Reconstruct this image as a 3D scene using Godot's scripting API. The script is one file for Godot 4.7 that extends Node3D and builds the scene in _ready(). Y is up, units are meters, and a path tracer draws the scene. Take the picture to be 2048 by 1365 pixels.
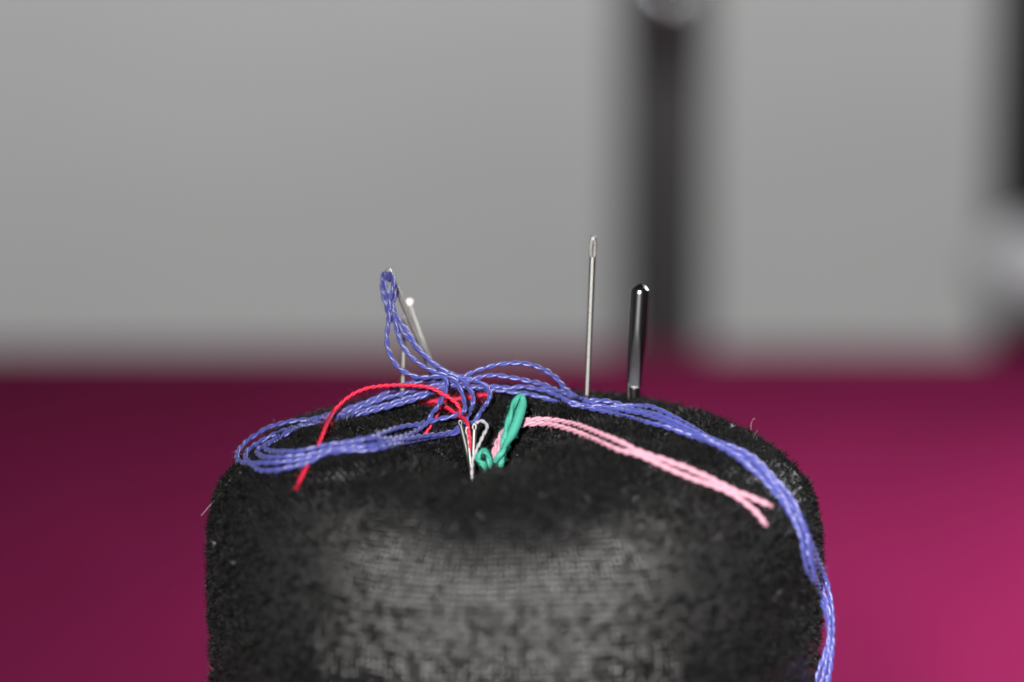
extends Node3D
# A black velvet pincushion with needles, pins and coloured threads, on a fuchsia cloth in front of a grey wall. Metres; mm = 0.001.

const MM := 0.001
const PITCH := 10.5          # camera looks down by this many degrees
const D0 := 0.300            # camera to the middle of the cushion's top
const YC := 0.100            # height of the point the camera aims at
const SHOULDER := 70.0      # mm above the table where the rounded top meets the straight side
const TABLE := -0.062       # height of the cloth
const EDGE := -0.862         # far edge of the table
const PPM := 18.96           # photograph pixels per mm at D0

var cam_pos: Vector3
var fwd: Vector3
var upv: Vector3
var noise := FastNoiseLite.new()
var fold_noise := FastNoiseLite.new()
var rng := RandomNumberGenerator.new()
var M := {}
var used := {}


# ---------------------------------------------------------------- names and nodes
func numbered(called: String) -> String:
	var n: int = used.get(called, 0)
	used[called] = n + 1
	return called if n == 0 else "%s_%03d" % [called, n]

func thing(called: String, label: String, category: String, at_pos := Vector3.ZERO, group := "") -> Node3D:
	var o := Node3D.new()
	o.name = numbered(called)
	o.position = at_pos
	add_child(o)
	o.set_meta("label", label)
	o.set_meta("category", category)
	if group:
		o.set_meta("group", group)
	return o

func part(called: String, st, material: Material, parent: Node3D, kind := "") -> MeshInstance3D:
	var o := MeshInstance3D.new()
	o.name = called
	o.mesh = st.commit() if st is SurfaceTool else st
	o.material_override = material
	if parent != self:
		o.position = -parent.position
	parent.add_child(o, true)
	if kind:
		o.set_meta("kind", kind)
	return o

func lin(r: float, g: float, b: float) -> Color:
	return Color(r, g, b).linear_to_srgb()

func mat(c: Color, rough: float, metal := 0.0, spec := 0.5) -> StandardMaterial3D:
	var m := StandardMaterial3D.new()
	m.albedo_color = c
	m.roughness = rough
	m.metallic = metal
	m.metallic_specular = spec
	return m


# ---------------------------------------------------------------- mesh helpers
func begin() -> SurfaceTool:
	var st := SurfaceTool.new()
	st.begin(Mesh.PRIMITIVE_TRIANGLES)
	return st

# frames carried along a path without twisting
func frames(pts: PackedVector3Array) -> Array:
	var t := PackedVector3Array()
	var n := PackedVector3Array()
	var count := pts.size()
	for i in count:
		var d: Vector3 = pts[mini(i + 1, count - 1)] - pts[maxi(i - 1, 0)]
		t.append(d.normalized() if d.length() > 1e-9 else Vector3.UP)
	var a := Vector3.UP.cross(t[0])
	if a.length() < 0.1:
		a = Vector3.RIGHT.cross(t[0])
	a = a.normalized()
	for i in count:
		a = (a - t[i] * a.dot(t[i])).normalized()
		n.append(a)
	return [t, n]

# tube along pts; radii one per point, or a single one for all
func sweep(st: SurfaceTool, pts: PackedVector3Array, radii: PackedFloat32Array, sides := 8, flat := 1.0, cap := true) -> void:
	var f := frames(pts)
	var count := pts.size()
	var base: int = st.get_meta("n", 0)
	var along := 0.0
	for i in count:
		var t: Vector3 = f[0][i]
		var n: Vector3 = f[1][i]
		var b: Vector3 = t.cross(n)
		var r: float = radii[i] if radii.size() > 1 else radii[0]
		if i:
			along += pts[i].distance_to(pts[i - 1])
		for k in sides:
			var ang := TAU * k / sides
			var dir := n * cos(ang) + b * sin(ang) * flat
			st.set_normal((n * cos(ang) + b * sin(ang) / maxf(flat, 0.05)).normalized())
			st.set_uv(Vector2(float(k) / sides, along * 1000.0))
			st.add_vertex(pts[i] + dir * r)
	for i in count - 1:
		for k in sides:
			var a := base + i * sides + k
			var b2 := base + i * sides + (k + 1) % sides
			st.add_index(a); st.add_index(a + sides); st.add_index(b2)
			st.add_index(b2); st.add_index(a + sides); st.add_index(b2 + sides)
	base += count * sides
	if cap:
		for e in 2:
			var i: int = 0 if e == 0 else count - 1
			var t: Vector3 = f[0][i] * (-1.0 if e == 0 else 1.0)
			var r: float = radii[i] if radii.size() > 1 else radii[0]
			st.set_normal(t)
			st.set_uv(Vector2(0.5, 0))
			st.add_vertex(pts[i] + t * r * 0.35)
			for k in sides:
				var ang := TAU * k / sides
				var n2: Vector3 = f[1][i]
				var b3: Vector3 = f[0][i].cross(n2)
				st.set_normal((t + n2 * cos(ang) + b3 * sin(ang)).normalized())
				st.set_uv(Vector2(0.5, 0))
				st.add_vertex(pts[i] + (n2 * cos(ang) + b3 * sin(ang) * flat) * r)
			for k in sides:
				st.add_index(base)
				if e == 0:
					st.add_index(base + 1 + k); st.add_index(base + 1 + (k + 1) % sides)
				else:
					st.add_index(base + 1 + (k + 1) % sides); st.add_index(base + 1 + k)
			base += sides + 1
	st.set_meta("n", base)

# a thread of several plies wound round each other
func twisted(st: SurfaceTool, pts: PackedVector3Array, helix: float, ply: float, plies: int, turn: float, sides := 7, wobble := 0.12) -> void:
	var f := frames(pts)
	var ph0 := rng.randf() * TAU
	for p in plies:
		var c := PackedVector3Array()
		var rad := PackedFloat32Array()
		var along := 0.0
		for i in pts.size():
			if i:
				along += pts[i].distance_to(pts[i - 1])
			var wob := noise.get_noise_2d(along * 900.0 + p * 37.0, ph0 * 50.0)
			var drift := 2.6 * noise.get_noise_2d(along * 220.0, ph0 * 31.0)
			var ang := ph0 + TAU * p / plies - TAU * along / turn + wob * 0.7 + drift
			var n: Vector3 = f[1][i]
			var b: Vector3 = f[0][i].cross(n)
			c.append(pts[i] + (n * cos(ang) + b * sin(ang)) * helix * (1.0 + wob * wobble * 2.0))
			rad.append(ply * (1.0 + wobble * noise.get_noise_2d(along * 2500.0, p * 91.0 + ph0)))
		sweep(st, c, rad, sides)

# fine loose hairs standing off a thread
func hairs(st: SurfaceTool, pts: PackedVector3Array, from_r: float, length: float, count: int, thick := 0.011) -> void:
	var f := frames(pts)
	for k in count:
		var i := rng.randi_range(1, pts.size() - 2)
		var ang := rng.randf() * TAU
		var n: Vector3 = f[1][i]
		var t: Vector3 = f[0][i]
		var d: Vector3 = n * cos(ang) + t.cross(n) * sin(ang)
		var l := length * rng.randf_range(0.4, 1.5)
		var bend := Vector3(rng.randf_range(-1, 1), rng.randf_range(-1, 1), rng.randf_range(-1, 1)) * 0.8
		var s := (t * rng.randf_range(-1.2, 1.2) + d).normalized()
		var p0: Vector3 = pts[i] + d * from_r * 0.7
		var hp := PackedVector3Array([p0, p0 + s * l * 0.4, p0 + s * l * 0.75 + bend * l * 0.15, p0 + s * l + bend * l * 0.4])
		sweep(st, hp, PackedFloat32Array([thick * MM, thick * MM, thick * 0.8 * MM, thick * 0.4 * MM]), 3, 1.0, false)

# a cut end that opens into its fibres
func fray(st: SurfaceTool, pts: PackedVector3Array, at_start: bool, spread: float, length: float, count: int) -> void:
	var e: Vector3 = pts[0] if at_start else pts[-1]
	var b: Vector3 = pts[3] if at_start else pts[-4]
	var d := (e - b).normalized()
	for k in count:
		var v := (d + Vector3(rng.randfn(), rng.randfn(), rng.randfn()) * spread).normalized()
		var o := Vector3(rng.randfn(), rng.randfn(), rng.randfn()) * 0.07 * MM
		var l := length * rng.randf_range(0.5, 1.3)
		sweep(st, PackedVector3Array([e - d * 0.25 * MM + o, e + o + d * l * 0.3, e + o + v * l]), PackedFloat32Array([0.022 * MM, 0.02 * MM, 0.012 * MM]), 4, 1.0, false)

func box(st: SurfaceTool, lo: Vector3, hi: Vector3, bevel := 0.0) -> void:
	var b := BoxMesh.new()
	b.size = hi - lo
	st.append_from(b, 0, Transform3D(Basis(), (lo + hi) / 2.0))


# ---------------------------------------------------------------- places
# a point of the place that lies d mm behind the plane through the cushion's middle, on the line of sight of a photograph pixel
func at(px: float, py: float, d: float) -> Vector3:
	var far := D0 + d * MM
	var k := far / D0 * MM / PPM
	return cam_pos + fwd * far + Vector3.RIGHT * ((px - 1024.0) * k) + upv * ((682.5 - py) * k)

# the cushion: height of its top above the table (mm), from its plan position (mm)
func round_k(phi: float) -> float:
	return 1.0 + 0.012 * sin(2.0 * phi + 0.6) + 0.008 * sin(3.0 * phi + 1.9) + 0.005 * sin(7.0 * phi)

func top_y(x: float, z: float) -> float:
	var r := sqrt(x * x + z * z) / round_k(atan2(z, x))
	var q := clampf(r / 32.0, 0.0, 1.0)
	var front := smoothstep(0.1, 0.95, z / maxf(sqrt(x * x + z * z), 0.01)) * smoothstep(4.0, 14.0, z)
	var y := SHOULDER + (91.4 - SHOULDER) * pow(maxf(1.0 - pow(q, lerpf(3.2, 2.7, front)), 0.0), lerpf(0.187, 0.42, front))
	y -= 0.3 * smoothstep(-6.0, 18.0, z) * (1.0 - pow(q, 4.0))
	y += 0.35 * sin(x * 0.14 + 0.6) * (1.0 - q)
	var dx := x + 3.2
	var dz := z - 3.0
	var rho := sqrt(dx * dx + dz * dz)
	y -= 10.5 * exp(-pow(rho / 6.0, 1.45))
	var a := atan2(dz, dx)
	y -= 1.5 * exp(-pow((dx - 0.6) / 3.4, 2.0)) * smoothstep(2.0, 7.0, dz) * exp(-pow(maxf(dz - 6.0, 0.0) / 8.0, 2.0))
	var amp := 0.95 * smoothstep(1.5, 5.0, rho) * exp(-pow(rho / 15.0, 2.0))
	y += amp * (sin(a * 9.0 + 0.8 + 0.10 * rho) + 0.6 * sin(a * 17.0 + 2.0 - 0.05 * rho))
	y += 0.40 * fold_noise.get_noise_2d(x * 1.2, z * 1.2) * (1.0 - pow(q, 9.0))
	return y

func side_r(y: float, phi: float) -> float:
	var k := round_k(phi)
	return 32.0 * k + 0.9 * smoothstep(SHOULDER, 50.0, y) + 0.30 * fold_noise.get_noise_2d(phi * 22.0 + y * 0.35, y * 0.8) * smoothstep(SHOULDER, SHOULDER - 6.0, y)

func inside(p: Vector3, margin: float) -> bool:
	var x := p.x / MM
	var z := p.z / MM
	var y := p.y / MM
	var phi := atan2(z, x)
	var r := sqrt(x * x + z * z)
	var k := round_k(phi)
	if y < SHOULDER:
		return r < side_r(y, phi) + margin
	if r > 32.0 * k + margin:
		return false
	var back := maxf(0.0, (r - margin * smoothstep(22.0, 30.0, r)) / maxf(r, 0.001))
	return y < top_y(x * back, z * back) + margin

# depth (mm) at which the line of sight of a pixel meets the cushion, or 999
func meets(px: float, py: float, margin: float) -> float:
	var d := -42.0
	while d < 40.0:
		if inside(at(px, py, d), margin):
			var lo := d - 0.5
			var hi := d
			for i in 6:
				var m := (lo + hi) / 2.0
				if inside(at(px, py, m), margin):
					hi = m
				else:
					lo = m
			return lo
		d += 0.5
	return 999.0

# A thread's course. Each point is (x, y, h): h below 50 lays it h mm above the fabric; 100 + d puts it at depth d.
func course(given: Array, spare := 2.0, radius := 0.35, step := 0.16) -> PackedVector3Array:
	var c: Array[Vector3] = []
	for v in given:
		var d: float
		if v.z > 50.0:
			d = v.z - 100.0
		else:
			d = meets(v.x, v.y, v.z + radius)
			if d > 900.0:
				d = c[-1].z if c.size() else spare
		c.append(Vector3(v.x, v.y, d))
	# smooth the depths a little, then a Catmull-Rom curve
	for pass_ in 1:
		var e := c.duplicate()
		for i in range(1, c.size() - 1):
			if given[i].z < 50.0:
				e[i].z = (c[i - 1].z + 2.0 * c[i].z + c[i + 1].z) / 4.0
		c = e
	var fine := PackedVector3Array()
	for i in c.size() - 1:
		var p0: Vector3 = c[maxi(i - 1, 0)]
		var p3: Vector3 = c[mini(i + 2, c.size() - 1)]
		for k in 12:
			fine.append(c[i].cubic_interpolate(c[i + 1], p0, p3, k / 12.0))
	fine.append(c[-1])
	var w := PackedVector3Array()
	for q in fine:
		w.append(at(q.x, q.y, q.z))
	for i in w.size():            # out of the fabric
		var n := 0
		while n < 80 and inside(w[i], radius):
			w[i] = w[i] + (upv * 0.05 - fwd * 0.2) * MM
			n += 1
	for pass_ in 3:
		for i in range(1, w.size() - 1):
			w[i] = w[i] * 0.5 + (w[i - 1] + w[i + 1]) * 0.25
	var even := PackedVector3Array([w[0]])
	var left := step * MM
	for i in range(1, w.size()):
		var a := w[i - 1]
		var b := w[i]
		while a.distance_to(b) >= left:
			a = a.move_toward(b, left)
			even.append(a)
			left = step * MM
		left -= a.distance_to(b)
	return even


# ---------------------------------------------------------------- the picture's set-up
func _ready() -> void:
	rng.seed = 7
	noise.seed = 3
	noise.frequency = 0.02
	fold_noise.seed = 11
	fold_noise.frequency = 0.08
	var p := deg_to_rad(PITCH)
	fwd = Vector3(0, -sin(p), -cos(p))
	upv = Vector3(0, cos(p), -sin(p))
	cam_pos = Vector3(0, YC, 0) - fwd * D0

	var cam := Camera3D.new()
	cam.name = "camera"
	add_child(cam)
	cam.position = cam_pos
	cam.rotation = Vector3(-p, 0, 0)
	var lens := CameraAttributesPhysical.new()
	lens.frustum_focal_length = 100.0
	lens.frustum_focus_distance = 0.303
	lens.exposure_aperture = 9.4
	lens.frustum_near = 0.02
	lens.frustum_far = 20.0
	cam.attributes = lens
	cam.fov = rad_to_deg(2.0 * atan(0.12))
	cam.near = 0.02
	cam.far = 20.0
	cam.current = true

	var env := Environment.new()
	env.background_mode = Environment.BG_COLOR
	env.background_color = lin(0.036, 0.037, 0.04)
	env.tonemap_mode = Environment.TONE_MAPPER_LINEAR
	env.tonemap_exposure = 1.0
	env.sdfgi_enabled = true
	env.ssao_enabled = true
	env.ssil_enabled = true
	var we := WorldEnvironment.new()
	we.environment = env
	add_child(we)

	# the lamp by the camera, high on its right
	var lamp := SpotLight3D.new()
	lamp.name = "flash"
	var aim := Vector3(0.0, 0.075, 0.0)
	var az := deg_to_rad(-5)
	var el := deg_to_rad(20)
	add_child(lamp)
	lamp.look_at_from_position(aim + Vector3(sin(az) * cos(el), sin(el), cos(az) * cos(el)) * 0.36, Vector3(0.030, 0.032, 0.02))
	lamp.light_energy = 0.56
	lamp.light_size = 0.011
	lamp.light_color = Color(1.0, 0.985, 0.965)
	lamp.spot_angle = 19.3
	lamp.spot_angle_attenuation = 1.0
	lamp.spot_range = 6.0
	lamp.spot_attenuation = 2.0
	lamp.shadow_enabled = true
	# a window-like soft light to the right, behind the cushion
	var side := AreaLight3D.new()
	side.name = "side_light"
	side.area_size = Vector2(0.16, 0.16)
	side.area_normalize_energy = true
	add_child(side)
	side.look_at_from_position(Vector3(0.36, 0.31, -0.42), Vector3(0.06, -0.06, -0.36))
	side.light_energy = 0.34
	side.area_range = 6.0
	side.area_attenuation = 2.0
	side.shadow_enabled = true
	# a ceiling spot turned to the wall
	var room := SpotLight3D.new()
	room.name = "ceiling_spot"
	add_child(room)
	room.look_at_from_position(Vector3(0.0, 1.9, -0.2), Vector3(0.0, -0.31, -2.2))
	room.light_energy = 7.8
	room.light_size = 0.06
	room.spot_angle = 21.0
	room.spot_angle_attenuation = 0.35
	room.spot_range = 6.0
	room.spot_attenuation = 2.0
	room.shadow_enabled = true

	materials()
	setting()
	cushion()
	needles()
	blue()
	others()


func noise_tex(freq: float, seed_: int, a: float, b: float, size := 512, octaves := 3) -> NoiseTexture2D:
	var n := FastNoiseLite.new()
	n.seed = seed_
	n.frequency = freq
	n.fractal_octaves = octaves
	var t := NoiseTexture2D.new()
	t.width = size
	t.height = size
	t.seamless = true
	t.noise = n
	var g := Gradient.new()
	g.set_color(0, Color(a, a, a))
	g.set_color(1, Color(b, b, b))
	t.color_ramp = g
	return t

func materials() -> void:
	M.wall = mat(lin(0.50, 0.505, 0.50), 0.9)
	M.wall.albedo_texture = noise_tex(0.01, 5, 0.94, 1.0)
	M.wall.uv1_scale = Vector3(2, 2, 2)
	M.floor = mat(lin(0.18, 0.16, 0.15), 0.6)
	M.wood = mat(lin(0.22, 0.13, 0.07), 0.5)
	var cl := mat(lin(0.315, 0.019, 0.104), 0.9, 0.0, 0.12)
	cl.albedo_texture = weave()
	cl.uv1_scale = Vector3(400, 400, 1)
	M.cloth = cl
	M.fabric = mat(lin(0.0035, 0.0035, 0.004), 0.45, 0.0, 0.62)
	M.fabric.roughness_texture = noise_tex(0.012, 17, 0.88, 1.0, 512, 5)
	M.fabric.heightmap_enabled = true
	M.fabric.heightmap_texture = knit()
	M.fabric.heightmap_scale = 0.011
	M.fabric.uv1_scale = Vector3(22, 22, 1)
	var pile := mat(Color.WHITE, 0.42, 0.0, 0.32)
	pile.vertex_color_use_as_albedo = true
	M.pile = pile
	M.lint = mat(lin(0.38, 0.34, 0.34), 0.6)
	M.steel = mat(lin(0.60, 0.59, 0.57), 0.55, 1.0)
	M.steel.roughness_texture = noise_tex(0.08, 9, 0.5, 1.0, 256)
	M.bright_steel = mat(lin(0.23, 0.228, 0.222), 0.40, 1.0)
	M.dull_steel = mat(lin(0.19, 0.188, 0.182), 0.5, 1.0)
	M.dark_steel = mat(lin(0.24, 0.24, 0.25), 0.2, 1.0)
	M.pearl = mat(lin(0.85, 0.84, 0.82), 0.25)
	M.blue = mat(lin(0.038, 0.045, 0.225), 0.41, 0.0, 0.68)
	M.blue.rim_enabled = true
	M.blue.rim = 0.3
	M.blue.rim_tint = 0.3
	M.red = mat(lin(0.46, 0.012, 0.042), 0.55, 0.0, 0.4)
	M.pink = mat(lin(0.40, 0.20, 0.262), 0.6, 0.0, 0.4)
	M.green = mat(lin(0.032, 0.22, 0.165), 0.6, 0.0, 0.4)
	M.white = mat(lin(0.24, 0.24, 0.26), 0.5)
	M.pole = mat(lin(0.062, 0.06, 0.06), 0.5)
	M.black = mat(lin(0.006, 0.006, 0.009), 0.5)
	M.knob = mat(lin(0.90, 0.91, 0.94), 0.35)
	M.boss = mat(lin(0.42, 0.42, 0.44), 0.14, 1.0)

func weave() -> ImageTexture:
	var s := 64
	var im := Image.create(s, s, false, Image.FORMAT_RGB8)
	for y in s:
		for x in s:
			var over := (int(x / 16.0) + int(y / 16.0)) % 2 == 0
			var u := fmod(x, 16.0) / 16.0 - 0.5
			var v := fmod(y, 16.0) / 16.0 - 0.5
			var k := 1.0 - 0.35 * absf(v if over else u) - 0.06 * fmod(float(x * 7 + y * 13), 5.0) / 5.0
			im.set_pixel(x, y, Color(k, k, k))
	im.generate_mipmaps()
	return ImageTexture.create_from_image(im)

func knit() -> ImageTexture:
	# two stitches of a fine knit, tiled
	var s := 64
	var im := Image.create(s, s, false, Image.FORMAT_RGB8)
	for y in s:
		for x in s:
			var u := fmod(x, 32.0) / 32.0
			var v := fmod(y + 32.0 * absf(u - 0.5) * 0.9, 32.0) / 32.0
			var k := sin(PI * v) * (0.6 + 0.4 * sin(PI * fmod(u * 2.0, 1.0)))
			im.set_pixel(x, y, Color(k, k, k))
	return ImageTexture.create_from_image(im)


func setting() -> void:
	# wall and floor
	var floor_y := TABLE - 0.74
	var st := begin()
	box(st, Vector3(-2.8, floor_y, -2.30), Vector3(2.8, 2.2, -2.20))
	part("wall", st, M.wall, self).set_meta("kind", "structure")
	st = begin()
	box(st, Vector3(-2.8, floor_y - 0.06, -2.20), Vector3(2.8, floor_y, 1.2))
	part("floor", st, M.floor, self).set_meta("kind", "structure")
	# table under its cloth
	var t := thing("table", "wooden table under the fuchsia cloth that carries the pincushion", "table", Vector3(0, floor_y, -0.1))
	st = begin()
	box(st, Vector3(-0.80, TABLE - 0.028, EDGE + 0.012), Vector3(0.80, TABLE - 0.003, 0.55))
	part("table_top", st, M.wood, t)
	for sx in [-0.74, 0.74]:
		for sz in [EDGE + 0.08, 0.48]:
			st = begin()
			box(st, Vector3(sx - 0.025, floor_y, sz - 0.025), Vector3(sx + 0.025, TABLE - 0.028, sz + 0.025))
			part("leg", st, M.wood, t)
	# the cloth: one sheet with thickness, hanging over the far edge
	st = begin()
	var nx := 130
	var prof: Array[Vector2] = []          # (z, y) across the table
	for i in 80:
		prof.append(Vector2(0.56 + (EDGE + 0.006 - 0.56) * i / 79.0, 0.0))
	for i in 6:
		var a := PI / 2.0 * (i + 1) / 6.0
		prof.append(Vector2(EDGE + 0.006 - 0.006 * sin(a), -0.006 + 0.006 * cos(a)))
	for i in 14:
		prof.append(Vector2(EDGE - 0.004 * sin(i * 0.4), -0.006 - 0.016 * (i + 1)))
	for layer in 2:
		var base := layer * prof.size() * (nx + 1)
		for j in prof.size():
			for i in nx + 1:
				var x := -0.84 + 1.68 * i / nx
				var z := prof[j].x
				var y := prof[j].y
				var soft := fold_noise.get_noise_2d(x * 60.0 + z * 25.0, z * 34.0)
				if y > -0.001:
					y += 0.007 * maxf(soft, -0.2) * smoothstep(EDGE + 0.01, EDGE + 0.10, z) * smoothstep(0.04, 0.12, Vector2(x, z).length())
				else:
					z -= 0.006 * maxf(sin(x * 34.0 + soft * 2.0), -0.3) * smoothstep(0.0, -0.2, y)
				if layer == 1:
					y -= 0.0009 if y > -0.004 else 0.0
					z += 0.0009 if y <= -0.004 else 0.0
				st.set_uv(Vector2(x, z - minf(y, 0.0)))
				st.add_vertex(Vector3(x, TABLE + y, z))
		for j in prof.size() - 1:
			for i in nx:
				var a := base + j * (nx + 1) + i
				var b := a + nx + 1
				var q := [a, b, a + 1, a + 1, b, b + 1] if layer == 0 else [a, a + 1, b, a + 1, b + 1, b]
				for k in q:
					st.add_index(k)
	st.generate_normals()
	var c := part("tablecloth", st, M.cloth, self)
	c.set_meta("label", "plain fuchsia cloth spread over the table under the pincushion")
	c.set_meta("category", "tablecloth")
	# dark stand behind the table: foot, pole and a shiny round bolt
	var pp := at(1327, 400, 1050)
	pp.y = floor_y
	var s := thing("stand", "dark grey upright pole standing behind the table, in the right half", "stand", pp)
	st = begin()
	sweep(st, PackedVector3Array([pp + Vector3(0, 0.01, 0), pp + Vector3(0, 0.5, 0), pp + Vector3(0, 1.3, 0)]), PackedFloat32Array([0.0212]), 24)
	part("pole", st, M.pole, s)
	st = begin()
	sweep(st, PackedVector3Array([pp, pp + Vector3(0, 0.012, 0), pp + Vector3(0, 0.02, 0), pp + Vector3(0, 0.03, 0)]), PackedFloat32Array([0.16, 0.16, 0.12, 0.03]), 32)
	part("foot", st, M.pole, s)
	var sp := SphereMesh.new()
	sp.radius = 0.0115
	sp.height = 0.023
	var kn := part("knob", sp, M.boss, s)
	kn.position = at(1342, -6, 1006) - pp
	# black stand with a pale knob at the right edge
	var kp := at(2060, 548, 1030)
	var bp := at(2074, 548, 1070)
	bp.y = floor_y
	s = thing("knobbed_stand", "black upright stand with a round pale knob at the right edge", "stand", bp)
	st = begin()
	sweep(st, PackedVector3Array([bp + Vector3(0, 0.01, 0), bp + Vector3(0, 0.5, 0), bp + Vector3(0, 1.4, 0)]), PackedFloat32Array([0.0235]), 24)
	part("post", st, M.black, s)
	st = begin()
	sweep(st, PackedVector3Array([bp, bp + Vector3(0, 0.012, 0), bp + Vector3(0, 0.025, 0)]), PackedFloat32Array([0.16, 0.16, 0.03]), 32)
	part("foot", st, M.black, s)
	sp = SphereMesh.new()
	sp.radius = 0.025
	sp.height = 0.05
	kn = part("knob", sp, M.knob, s)
	kn.position = kp - bp


func surf_point(top: bool, a: float, b: float) -> Vector3:   # top: a = angle, b = radius share; side: b = height in mm
	if top:
		var r := 32.0 * b * round_k(a)
		var x := r * cos(a)
		var z := r * sin(a)
		return Vector3(x, top_y(x, z), z) * MM
	var rr := side_r(b, a)
	return Vector3(rr * cos(a), b, rr * sin(a)) * MM

func cushion() -> void:
	var c := thing("pincushion", "round black velvet pincushion with a tufted top full of needles", "pincushion", Vector3(0, TABLE, 0))
	var st := begin()
	var na := 300
	var rows: Array = []
	for i in 90:
		rows.append([true, 0.9 * i / 90.0])
	for i in 60:
		rows.append([true, 1.0 - 0.1 * pow(1.0 - i / 59.0, 5.0)])
	for i in 50:
		rows.append([false, SHOULDER - 0.2 - (SHOULDER - 0.3 - TABLE / MM) * (i / 49.0)])
	var along := 0.0
	for j in rows.size():
		if j:
			along += surf_point(rows[j][0], 1.2, rows[j][1]).distance_to(surf_point(rows[j - 1][0], 1.2, rows[j - 1][1])) / MM
		for i in na + 1:
			var a := TAU * i / na
			var wv := surf_point(rows[j][0], a, rows[j][1]) / MM
			st.set_uv(Vector2(float(i) / na * 7.5 + 0.003 * fold_noise.get_noise_3d(wv.x, wv.y, wv.z), along / 27.0 + 0.008 * fold_noise.get_noise_3d(wv.x * 0.8 + 50.0, wv.y * 0.8, wv.z * 0.8)))
			st.set_smooth_group(0)
			st.add_vertex(surf_point(rows[j][0], a, rows[j][1]))
	for j in rows.size() - 1:
		for i in na:
			var q := j * (na + 1) + i
			var b := q + na + 1
			for k in [q, q + 1, b, q + 1, b + 1, b]:
				st.add_index(k)
	st.generate_normals()
	part("cover", st, M.fabric, c)

	# pile: tufts of short shiny fibres all over the cover
	var tuft := begin()
	var r2 := RandomNumberGenerator.new()
	r2.seed = 21
	for k in 5:
		var ang := TAU * k / 5.0 + r2.randf()
		var out := Vector3(cos(ang), 0, sin(ang))
		var root := out * 0.05
		var hp := PackedVector3Array()
		var lean := r2.randf_range(0.25, 0.8)
		for s in 4:
			var t := s / 3.0
			hp.append((root + out * lean * 0.32 * t * t + Vector3(0, t * (0.44 - 0.18 * t * lean), 0)) * MM)
		sweep(tuft, hp, PackedFloat32Array([0.019 * MM, 0.019 * MM, 0.015 * MM, 0.008 * MM]), 3, 1.0, false)
	var mm := MultiMesh.new()
	mm.transform_format = MultiMesh.TRANSFORM_3D
	mm.use_colors = true
	mm.mesh = tuft.commit()
	var n_top := 130000
	var n_rim := 80000
	var n_side := 40000
	mm.instance_count = n_top + n_rim + n_side
	for i in mm.instance_count:
		var top := i < n_top + n_rim
		var a: float = rng.randf() * TAU
		var b: float
		if i < n_top:
			b = maxf(0.02, sqrt(rng.randf()) * 0.985)
		elif top:
			# by height on the rounded rim, in the rows of the knit
			var h := rng.randf() * 0.70 * (91.4 - SHOULDER)
			h = (roundf(h / 0.62) + rng.randfn() * 0.22) * 0.62
			b = pow(maxf(1.0 - pow(clampf(h / (91.4 - SHOULDER), 0.002, 0.75), 1.0 / 0.187), 0.0), 1.0 / 3.2)
		else:
			b = rng.randf_range(40.0, SHOULDER - 0.1)
			b = (roundf(b / 0.62) + rng.randfn() * 0.22) * 0.62
			b = minf(b, SHOULDER - 0.05)
		var p0 := surf_point(top, a, b)
		var pa := surf_point(top, a + 0.004, b)
		var pb := surf_point(top, a, b - 0.03 * (1.0 - b) - 0.000002 if top else b + 0.1)
		var nrm := (pa - p0).cross(pb - p0).normalized()
		if nrm.dot(Vector3(p0.x, 0.012, p0.z)) < 0.0 and not (top and b < 0.6):
			nrm = -nrm
		elif top and b < 0.6 and nrm.y < 0.0:
			nrm = -nrm
		if i < n_top and rng.randf() > lerpf(1.0, 0.30, smoothstep(0.99, 0.86, nrm.y) * maxf(smoothstep(16.0, 22.0, Vector2(p0.x, p0.z).length() / MM), smoothstep(5.0, 10.0, p0.z / MM))):
			var other := surf_point(true, rng.randf() * TAU, rng.randf_range(0.1, 0.6))
			nrm = Vector3.UP
			p0 = other
		# the nap is combed down on the sides and stands up on the top
		var steep := smoothstep(0.95, 0.35, nrm.y)
		var down := (Vector3.DOWN - nrm * Vector3.DOWN.dot(nrm)).normalized()
		var nap := Vector3(noise.get_noise_2d(p0.x * 3000.0, p0.y * 3000.0 + p0.z * 2000.0), 0.0, noise.get_noise_2d(p0.z * 3000.0, p0.x * 3000.0)) * 0.5
		var lie := 0.0 if rng.randf() < 0.25 else steep * 1.9
		var yv := (nrm + nap + down * lie + Vector3(rng.randfn(), rng.randfn(), rng.randfn()) * lerpf(0.30, 0.24, steep)).normalized()
		if yv.dot(nrm) < 0.12:
			yv = (yv + nrm * 0.3).normalized()
		var xv := yv.cross(Vector3(rng.randf() - 0.5, rng.randf() - 0.5, rng.randf() - 0.5)).normalized()
		var long := rng.randf() < (0.05 if top and b < 0.9 else 0.13)
		if long:
			yv = (nrm + Vector3(rng.randfn(), rng.randfn(), rng.randfn()) * 0.45).normalized()
			xv = yv.cross(Vector3(0.3, 0.2, 0.9)).normalized()
		var k := rng.randf_range(0.7, 1.15) * (rng.randf_range(1.4, 2.6) if long else (1.0 if i < n_top else 0.40))
		var g := rng.randf_range(0.002, 0.006)
		if rng.randf() < (0.04 if p0.z < 0.006 and steep < 0.5 else 0.003):
			g = rng.randf_range(0.08, 0.45)
			k *= 0.5
		mm.set_instance_transform(i, Transform3D(Basis(xv, yv, xv.cross(yv)).scaled_local(Vector3.ONE * k), p0 - nrm * 0.02 * MM))
		mm.set_instance_color(i, Color(g, g, g * 1.06))
	var pi := MultiMeshInstance3D.new()
	pi.name = "pile"
	pi.multimesh = mm
	pi.material_override = M.pile
	pi.set_meta("kind", "stuff")
	pi.position = -c.position
	c.add_child(pi)

	# lint caught on the pile
	st = begin()
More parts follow.
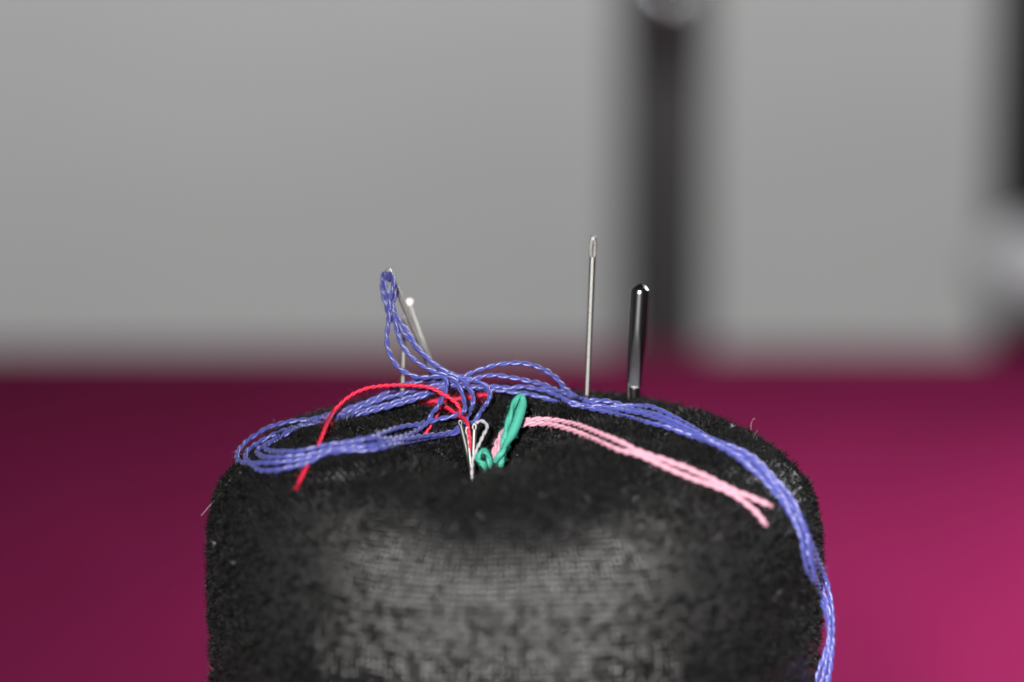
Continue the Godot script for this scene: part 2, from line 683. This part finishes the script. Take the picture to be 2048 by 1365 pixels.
	for i in 110:
		var top := rng.randf() < 0.75
		var a := rng.randf() * TAU
		var b: float = rng.randf_range(0.45, 0.995) if top else rng.randf_range(45.0, SHOULDER)
		var p0 := surf_point(top, a, b)
		var d := (Vector3(p0.x, 0.02, p0.z).normalized() + Vector3(rng.randfn(), rng.randfn() + 0.4, rng.randfn()) * 0.6).normalized()
		var l := rng.randf_range(0.4, 1.3) * MM
		var hp := PackedVector3Array()
		var side := d.cross(Vector3(rng.randfn(), rng.randfn(), rng.randfn())).normalized()
		var curl := rng.randf_range(0.1, 0.9)
		for s in 7:
			var t := s / 6.0
			hp.append(p0 + d * l * t + side * l * curl * t * t)
		sweep(st, hp, PackedFloat32Array([0.009 * MM]), 3, 1.0, false)
	# two longer hairs that stand off the outline
	sweep(st, course([Vector3(402, 1032, 100), Vector3(430, 1000, 100), Vector3(474, 958, 101)], 0.0, 0.05), PackedFloat32Array([0.02 * MM]), 4)
	sweep(st, course([Vector3(1507, 876, 108), Vector3(1502, 855, 108), Vector3(1506, 840, 108), Vector3(1513, 836, 108)], 0.0, 0.05), PackedFloat32Array([0.014 * MM]), 4)
	part("lint", st, M.lint, c, "stuff")


# ---------------------------------------------------------------- needles and pins
# straight steel from its top to a point below the fabric; eye_len mm of eye at the top
func needle(label: String, top: Vector3, low: Vector3, r_top: float, r_low: float, eye_len: float, m: Material) -> Node3D:
	var d := (low - top).normalized()
	var o := thing("sewing_needle", label, "needle", low, "sewing needles stuck in the pincushion")
	var right := Vector3.RIGHT
	right = (right - d * right.dot(d)).normalized()
	var st := begin()
	var len := top.distance_to(low)
	var pts := PackedVector3Array()
	var rad := PackedFloat32Array()
	var start := eye_len * MM * 0.80
	for i in 24:
		var t := i / 23.0
		pts.append(top + d * lerpf(start, len, t))
		var r := lerpf(r_top, r_low, t)
		rad.append(r * MM * (1.0 if i < 20 else lerpf(1.0, 0.15, (i - 19) / 4.0)))
	sweep(st, pts, rad, 14)
	part("shaft", st, m, o)
	# the eye: a long narrow ring of metal
	st = begin()
	var ring := PackedVector3Array()
	var rr := PackedFloat32Array()
	var w := r_top * 0.66 * MM
	var bar := r_top * 0.50 * MM
	var e := eye_len * MM
	for i in 41:
		var a := TAU * i / 40.0 + PI / 2.0
		var along := e * 0.5 - sin(a) * (e * 0.5 - bar)
		var wide := cos(a) * w * (0.75 + 0.25 * absf(cos(a)))
		ring.append(top + d * along + right * wide)
		rr.append(bar * (1.0 + 0.5 * pow(absf(sin(a)), 6.0)))
	sweep(st, ring, rr, 10, 1.0, false)
	part("eye", st, m, o)
	return o

func pin(label: String, top: Vector3, low: Vector3, r: float, head: float, m: Material, hm: Material) -> void:
	var o := thing("straight_pin", label, "pin", low, "round headed pins")
	var st := begin()
	sweep(st, PackedVector3Array([top, top.lerp(low, 0.5), top.lerp(low, 0.9), low]), PackedFloat32Array([r * MM, r * MM, r * 0.9 * MM, 0.1 * r * MM]), 12)
	part("shaft", st, m, o)
	var sp := SphereMesh.new()
	sp.radius = head * MM
	sp.height = head * 2.1 * MM
	var h := part("head", sp, hm, o)
	h.position = top - low

func needles() -> void:
	needle("tall steel needle leaning left, with blue thread through its eye", at(776, 538, 10), at(905, 840, 16), 0.27, 0.31, 2.6, M.steel)
	needle("thin upright needle behind the leaning one, its small top between blue strands", at(809, 630, 15), at(803, 850, 15), 0.24, 0.24, 1.6, M.dull_steel)
	needle("tallest needle, upright and empty, left of the thick dark one", at(1187, 472, 12), at(1172, 840, 14), 0.34, 0.28, 2.9, M.bright_steel)
	needle("short grey needle leaning left in the tufted hollow", at(919, 840, 1), at(952, 975, 2), 0.22, 0.30, 0.7, M.dull_steel)
	needle("short needle in the hollow that carries the end of the red thread", at(934, 853, 0), at(947, 985, 0), 0.25, 0.24, 1.1, M.dull_steel)
	needle("short bright needle in the hollow with a loop of white thread", at(949, 846, -1), at(944, 985, -1), 0.26, 0.27, 0.9, M.dull_steel)
	pin("steel pin with a round white head beside the leaning needle", at(818.5, 605, 15), at(898, 830, 17), 0.20, 0.47, M.steel, M.pearl)
	# the thick needle of a sewing machine
	var top := at(1281, 567, 12)
	var low := at(1262, 880, 14)
	var d := (low - top).normalized()
	var o := thing("machine_needle", "thick dark steel machine needle with a conical end, right of the tall needle", "needle", low)
	var rt := (Vector3.RIGHT - d * d.x).normalized()
	var to_cam := (-fwd - d * (-fwd).dot(d)).normalized()
	var face := (to_cam * 0.95 - rt * 0.12).normalized()
	var st := begin()
	var stations: Array[Vector2] = [Vector2(0.0, 0.02), Vector2(0.02, 0.16), Vector2(0.09, 0.34), Vector2(0.52, 0.86), Vector2(0.64, 0.96), Vector2(0.80, 1.02), Vector2(1.0, 1.03)]
	for i in 15:
		stations.append(Vector2(1.2 + i * 0.735, 1.03 - 0.20 * smoothstep(6.0, 11.6, 1.2 + i * 0.735)))
	rings(st, top, d, rt, to_cam, stations, face, 5.4, 11.4)
	part("shank", st, M.dark_steel, o)
	st = begin()
	rings(st, top + d * 11.47 * MM, d, rt, to_cam, [Vector2(0, 0.80), Vector2(0.06, 0.79), Vector2(0.7, 0.75), Vector2(1.6, 0.69), Vector2(2.6, 0.60), Vector2(5.4, 0.5)], face, 99.0, 100.0)
	part("shoulder", st, M.dark_steel, o)
	st = begin()
	sweep(st, PackedVector3Array([at(1256.5, 766, 11.2), at(1257.5, 790, 11.4), at(1257.0, 806, 11.6), at(1256.0, 850, 13)]), PackedFloat32Array([0.03 * MM, 0.10 * MM, 0.11 * MM, 0.1 * MM]), 8)
	part("blade_edge", st, M.bright_steel, o)

# lathe round an axis, with a flat ground on one side between two lengths
func rings(st: SurfaceTool, top: Vector3, d: Vector3, rt: Vector3, toc: Vector3, stations: Array, face: Vector3, f0: float, f1: float) -> void:
	var sides := 40
	for s in stations:
		var cut: float = s.y * (1.0 - 0.34 * clampf((s.x - f0) / (f1 - f0), 0.0, 1.0))
		for k in sides:
			var a := TAU * k / sides
			var v: Vector3 = (rt * cos(a) + toc * sin(a)) * s.y
			var over := v.dot(face) - cut
			if over > 0.0 and s.x > f0:
				v -= face * over
			st.add_vertex(top + d * s.x * MM + v * MM)
	for j in stations.size() - 1:
		for k in sides:
			var a := j * sides + k
			var b := j * sides + (k + 1) % sides
			for q in [a, a + sides, b, b, a + sides, b + sides]:
				st.add_index(q)
	st.add_vertex(top)
	for k in sides:
		for q in [stations.size() * sides, k, (k + 1) % sides]:
			st.add_index(q)
	st.generate_normals()


# ---------------------------------------------------------------- threads
func v3(a: Array) -> Array:      # [x, y, h, x, y, h, ...]
	var r := []
	for i in range(0, a.size(), 3):
		r.append(Vector3(a[i], a[i + 1], a[i + 2]))
	return r

# the bundle that runs over the right shoulder: f = 0 outer edge, 1 inner edge
func right_run(f: float, from: int) -> Array:
	var outer := v3([1315, 822, 0.7, 1380, 854, 0.7, 1413, 874, 0.7, 1446, 888, 0.7, 1479, 900, 0.7, 1509, 919, 0.6, 1534, 944, 0.6, 1562, 974, 0.5, 1584, 1001, 0.5, 1599, 1032, 0.5, 1612, 1060, 0.5, 1623, 1088, 0.4, 1633, 1118, 0.4, 1647, 1154, 98, 1658, 1197, 98, 1664, 1241, 97, 1665, 1285, 96, 1662, 1330, 96, 1655, 1368, 96, 1646, 1420, 96, 1640, 1500, 97])
	var inner := v3([1330, 852, 0.4, 1372, 869, 0.4, 1408, 881, 0.4, 1440, 894, 0.4, 1472, 912, 0.4, 1498, 932, 0.4, 1525, 955, 0.4, 1547, 981, 0.4, 1566, 1005, 0.4, 1581, 1030, 0.4, 1595, 1054, 0.4, 1606, 1080, 0.4, 1612, 1114, 0.4, 1621, 1152, 0.4, 1634, 1184, 98, 1648, 1215, 97, 1656, 1242, 96, 1659, 1275, 95, 1650, 1315, 95, 1638, 1355, 95, 1626, 1420, 95])
	var r := []
	for i in range(from, outer.size()):
		var g := clampf(f + 0.07 * sin(i * 0.9 + f * 9.0), -0.16, 1.14)
		var o: Vector3 = outer[i]
		var n: Vector3 = inner[i]
		var h := o.z if absf(o.z - n.z) < 20.0 else (o.z if f < 0.6 else n.z)
		if h > 50.0:
			h -= 0.5 * sin(f * 8.0 + i * 0.5)
		else:
			h = 0.2 + 0.9 * absf(sin(f * 5.0 + i * 0.55))
		r.append(Vector3(lerpf(o.x, n.x, g), lerpf(o.y, n.y, g), h))
	return r

func blue() -> void:
	var o := thing("blue_thread", "long blue embroidery thread looped from the leaning needle down the right side", "thread", at(1000, 780, 6))
	var runs := []
	# 1: needle's left side, outermost loop, top of the left-hand turn, lowest arc
	runs.append(v3([779, 556, 110.6, 772, 545, 109.6, 766, 553, 109, 764.5, 568, 109, 766, 588, 109, 772.5, 614, 109, 781, 634, 108.6, 792, 649, 108.4, 805.5, 665, 108.2, 823, 685, 108, 841, 704, 107.8, 858, 722, 107.6, 876, 735, 107.4, 898, 746, 107.2, 913, 751, 107, 935, 756, 107, 959, 765, 106.5, 974.5, 776, 106, 980, 791, 105.4, 973, 808, 104.6, 962, 824, 1.6, 950, 841, 1.5, 930.5, 855, 1.3, 914.7, 866, 1.1, 883, 871, 0.8, 848, 877, 0.6, 815, 884, 0.6, 790, 889, 0.6, 763, 896, 0.6, 730, 901, 0.7, 690, 902, 0.8, 652, 908, 0.6, 618, 917, 0.5, 585, 923, 0.5, 552, 926, 0.6, 519, 927, 0.8, 492, 928, 98, 476, 921, 100, 473, 909, 101.5, 480, 896, 103, 492.5, 883, 104.2, 512, 869.5, 105, 534, 856, 106, 563, 847.5, 107, 596, 841, 107.6, 624, 839, 108, 651, 831, 108.2, 684, 821, 108.5, 717, 810, 108.6, 750, 797, 108.6, 783, 781.5, 108.6, 816, 768, 108.5, 845, 762, 108.8, 872, 762, 108.6, 900, 764, 108.4, 930, 770, 108.2, 960, 777, 108.2, 1000, 781, 108.4, 1043, 787, 108.6, 1074, 792, 109, 1106, 802, 0.4, 1139, 811, 0.4, 1175, 816, 0.4, 1216, 825, 0.3, 1260, 836, 0.3, 1293, 845, 0.3]) + right_run(1.06, 0))
	# 2: needle's right side
	runs.append(v3([776, 560, 109.4, 780, 548, 108.8, 786, 562, 108.4, 789.5, 578, 108.2, 788, 599, 108, 785.5, 614, 108, 790, 627, 107.8, 799, 641, 107.6, 810, 657, 107.4, 823, 675, 107.2, 836, 697, 107, 854, 714, 106.8, 871, 730, 106.6, 893, 744, 106.2, 911, 754, 106, 926, 763, 105.6, 936, 775, 105, 945.5, 790, 104.4, 945, 811, 103.6, 938, 829, 1.9, 927, 846.6, 1.5, 911, 860, 1.2, 888, 868, 1.4, 848, 872, 1.2, 804, 879, 1.0, 765, 887, 1.0, 728, 892, 1.1, 690, 896, 1.0, 655, 904, 0.9, 618, 925, 0.6, 585, 934, 0.5, 552, 941, 0.5, 519, 942, 0.6, 503, 934, 99, 493, 922, 100.5, 491, 909, 101.5, 499, 897, 102.5, 525, 882, 104, 556, 871, 105.4, 591, 856, 106.6, 627, 843, 107.4, 662, 834, 107.8, 700, 822, 108, 735, 809, 108.2, 770, 797, 108.2, 800, 789, 108, 832, 780, 108, 862, 772, 107.8, 890, 768, 107.6, 920, 758, 107.2, 945, 745, 107, 981, 733, 106.6, 1012, 727.5, 106.4, 1043, 727, 106.6, 1069, 732, 107, 1091, 741.5, 107.4, 1112, 756, 108, 1128, 774, 108.8, 1143, 788, 0.6, 1162, 800, 0.6, 1195, 811, 0.6, 1240, 817, 0.6, 1280, 823, 0.6]) + right_run(0.27, 0))
	# 3: between them, the second loop
	runs.append(v3([778, 562, 110, 771, 549, 109, 768, 562, 108.6, 773, 581, 108.2, 779, 597, 108, 785, 614, 107.4, 790, 636, 107.4, 793, 658, 107.2, 799, 680, 107, 808, 698, 106.8, 821, 713, 106.6, 836, 726, 106.4, 854, 737, 106.2, 871, 744, 106, 893, 752, 105.6, 912, 762, 105.2, 919, 775, 104.8, 926, 794, 104.2, 930, 813, 103.4, 927, 824, 102.8, 913, 831, 2.0, 883, 838, 1.8, 858, 844, 1.6, 834, 849, 1.4, 797, 855, 1.2, 762, 867, 1.0, 730, 882, 1.3, 700, 890, 1.2, 665, 895, 1.1, 630, 908, 0.9, 596, 913, 0.8, 563, 915, 0.8, 530, 915, 0.8, 514.5, 907, 99.5, 517, 897, 100.5, 543, 888, 102.6, 569, 878, 104, 602, 862, 105.8, 640, 850, 107, 676, 838, 107.6, 712, 826, 107.8, 750, 815, 107.8, 785, 806, 107.6, 818, 795, 107.4, 850, 786, 107.2, 880, 777, 107.2, 912, 770, 107, 939, 762, 106.8, 964, 753.5, 106.6, 990, 751, 106.6, 1019, 755, 106.8, 1052, 761.5, 107.2, 1085, 769, 108, 1106, 778, 108.8, 1132, 788, 0.5, 1154, 798, 0.5, 1185, 801, 0.5, 1216, 803, 0.5, 1249, 811, 0.5, 1282, 813, 0.5]) + right_run(-0.10, 0))
	# 4: the slack strand that bows out on the left
	runs.append(v3([777, 558, 108.2, 784, 552, 107.8, 787, 570, 107.4, 780, 598, 107.4, 778, 622, 107.2, 777, 645, 107, 773.8, 665, 107, 773.4, 684, 107, 778, 705, 107, 788, 725, 107, 805, 742, 106.8, 827, 752.5, 106.6, 849, 755.5, 106.2, 870, 753.5, 105.8, 886, 755, 105.4, 893, 765, 105, 891, 783, 104.4, 883, 799, 103.6, 874, 815, 103, 862, 832, 2.4, 854, 846, 2.0, 838, 858, 1.5, 812, 871, 1.0, 775, 878, 1.8, 740, 876, 1.9, 700, 884, 1.7, 668, 889, 1.7, 640, 894, 1.5, 600, 903, 1.2, 563, 904, 1.2, 535, 903, 99, 530, 896, 100.5, 552, 888, 102.6, 574, 879, 104, 605, 865, 105.6, 640, 853, 106.6, 676, 843, 107, 712, 832, 107.2, 750, 821, 107, 785, 812, 107, 818, 803, 106.8, 845, 793, 106.8, 872, 781, 107.4, 900, 773, 107.6, 935, 775, 107.6, 972, 774, 107.8, 994, 774, 107.8, 1019, 776, 108, 1047, 774, 108, 1074, 778, 108.6, 1100, 785, 109, 1125, 797, 0.6, 1150, 807, 0.6, 1178, 812, 0.6, 1205, 814, 0.6, 1240, 821, 0.6, 1282, 827, 0.6]) + right_run(0.68, 0))
	var fz := begin()
	for r in runs:
		var c := course(r, 4.0, 0.30)
		var st := begin()
		twisted(st, c, 0.125 * MM, 0.160 * MM, 2, 2.6 * MM)
		part("strand", st, M.blue, o)
		hairs(fz, c, 0.24 * MM, 0.55 * MM, 520, 0.009)
	part("loose_fibres", fz, M.blue, o, "stuff")

func others() -> void:
	var fz := begin()
	# red
	var o := thing("red_thread", "thin red thread arching over the blue bundle with a loose end on the left", "thread", at(900, 800, 5))
	var arch := course(v3([596, 969, 0.15, 612, 936, 0.15, 625, 911, 0.1, 640, 882, 0.2, 652, 851, 2.0, 664, 828, 104.5, 680, 809, 105, 702, 791, 105, 730, 778, 105, 762, 772.5, 104.8, 800, 770.5, 104.4, 832, 772, 104, 860, 776, 103.6, 884, 788, 103.4, 903, 799, 103.2, 915, 810, 103, 922, 824, 103.2, 919, 833, 104, 911, 829, 105, 900, 820, 106, 891, 814, 106.8]), 3.0, 0.3)
	var st := begin()
	twisted(st, arch, 0.09 * MM, 0.150 * MM, 2, 1.5 * MM)
	part("strand", st, M.red, o)
	hairs(fz, arch, 0.22 * MM, 0.6 * MM, 220)
	fray(fz, arch, true, 0.3, 0.7 * MM, 34)
	var tail := course(v3([891, 813, 107, 880, 820, 107.4, 872, 833, 0.6, 862, 849, 0.4, 855, 861, 0.3, 848, 872, 0.2]), 6.0, 0.28)
	st = begin()
	twisted(st, tail, 0.08 * MM, 0.16 * MM, 2, 1.5 * MM)
	part("strand", st, M.red, o)
	fray(fz, tail, false, 0.3, 0.6 * MM, 24)
	var back := course(v3([808, 803, 112, 830, 806, 112, 858, 803, 111, 884, 803, 111, 908, 799, 111, 938, 795, 111, 966, 790, 111, 994, 785, 112]), 10.0, 0.3)
	st = begin()
	twisted(st, back, 0.10 * MM, 0.15 * MM, 2, 1.8 * MM)
	part("strand", st, M.red, o)
	hairs(fz, back, 0.3 * MM, 0.9 * MM, 260)
	var down := course(v3([913, 826, 106, 924, 835, 104, 931, 841, 102, 935, 850, 100.5, 937, 864, 99.8, 940, 880, 99.6, 941, 895, 99.8, 944, 930, 101]), 2.0, 0.2)
	st = begin()
	twisted(st, down, 0.08 * MM, 0.15 * MM, 2, 1.4 * MM)
	part("strand", st, M.red, o)
	part("loose_fibres", fz, M.red, o, "stuff")
	# pink
	fz = begin()
	o = thing("pink_thread", "doubled pale pink thread lying over the front right with two cut ends", "thread", at(1250, 890, -5))
	var a := v3([978, 945, 102, 988, 905, 102.5, 998, 876, 103.5, 1016, 855, 104, 1045, 842, 103, 1085, 839, 1.6, 1122, 843, 1.0, 1165, 854, 0.7, 1205, 870, 0.6, 1240, 884, 0.5, 1270, 900, 0.5, 1300, 911, 0.4, 1340, 924, 0.4, 1385, 941, 0.4, 1430, 962, 0.4, 1468, 981, 0.4, 1500, 994, 0.5, 1537, 1010, 0.9])
	var b := v3([986, 948, 101.8, 993, 908, 102.3, 1005, 878, 103.2, 1024, 860, 103.6, 1048, 850, 102.6, 1085, 848, 1.0, 1120, 854, 0.6, 1160, 867, 0.4, 1198, 884, 0.3, 1235, 900, 0.3, 1272, 909, 0.4, 1302, 921, 0.3, 1336, 937, 0.3, 1378, 955, 0.3, 1422, 970, 0.3, 1462, 987, 0.3, 1492, 1007, 0.3, 1514, 1026, 0.3, 1529, 1046, 0.3])
	for l in [a, b]:
		var c := course(l, 0.0, 0.38)
		st = begin()
		twisted(st, c, 0.135 * MM, 0.185 * MM, 2, 2.3 * MM)
		part("strand", st, M.pink, o)
		hairs(fz, c, 0.30 * MM, 0.4 * MM, 260)
		fray(fz, c, false, 0.28, 0.55 * MM, 40)
	part("loose_fibres", fz, M.pink, o, "stuff")
	# green
	fz = begin()
	o = thing("green_thread", "soft sea green thread standing up as a narrow loop from the hollow", "thread", at(1015, 850, 0))
	var g := course(v3([1001, 935, 99.0, 1004, 908, 99, 1006, 893, 99, 1010, 868, 99.2, 1019, 835, 99.8, 1028, 808, 100.6, 1036, 794, 101, 1044, 794, 101.2, 1046, 806, 101, 1040, 826, 100.4, 1032, 850, 99.8, 1020, 875, 99.2, 1010, 892, 98.6, 1006, 902, 98.2, 999, 911, 98, 990, 925, 98.5]), 0.0, 0.3)
	st = begin()
	var rad := PackedFloat32Array()
	for i in g.size():
		var t := float(i) / (g.size() - 1)
		rad.append(MM * (0.24 + 0.30 * smoothstep(0.45, 0.62, t) * smoothstep(0.90, 0.75, t) + 0.03 * noise.get_noise_2d(i * 9.0, 4.0)))
	twisted(st, g, 0.14 * MM, 0.20 * MM, 2, 4.5 * MM)
	sweep(st, g, rad, 10)
	part("loop", st, M.green, o)
	hairs(fz, g, 0.36 * MM, 0.45 * MM, 380)
	var curl := course(v3([982, 948, 98, 979, 922, 97.6, 974, 907, 97.4, 967, 902, 97.2, 959, 907, 97, 955, 917, 96.8, 961, 926, 96.4, 968, 930, 96.4, 972, 945, 97]), 0.0, 0.2)
	st = begin()
	twisted(st, curl, 0.13 * MM, 0.19 * MM, 2, 3.0 * MM)
	part("curl", st, M.green, o)
	hairs(fz, curl, 0.28 * MM, 0.4 * MM, 160)
	part("loose_fibres", fz, M.green, o, "stuff")
	# white
	o = thing("white_thread", "white thread looped through the bright short needle in the hollow", "thread", at(958, 880, -2))
	var wl := course(v3([944, 958, 98, 945, 922, 97.6, 953, 900, 97.8, 960, 885, 98, 968, 868, 98.2, 974, 856, 98.6, 971, 847, 99, 962, 842, 99.2, 953, 846, 99, 948, 852, 99.4]), 0.0, 0.2)
	st = begin()
	twisted(st, wl, 0.08 * MM, 0.11 * MM, 2, 1.5 * MM)
	part("strand", st, M.white, o)
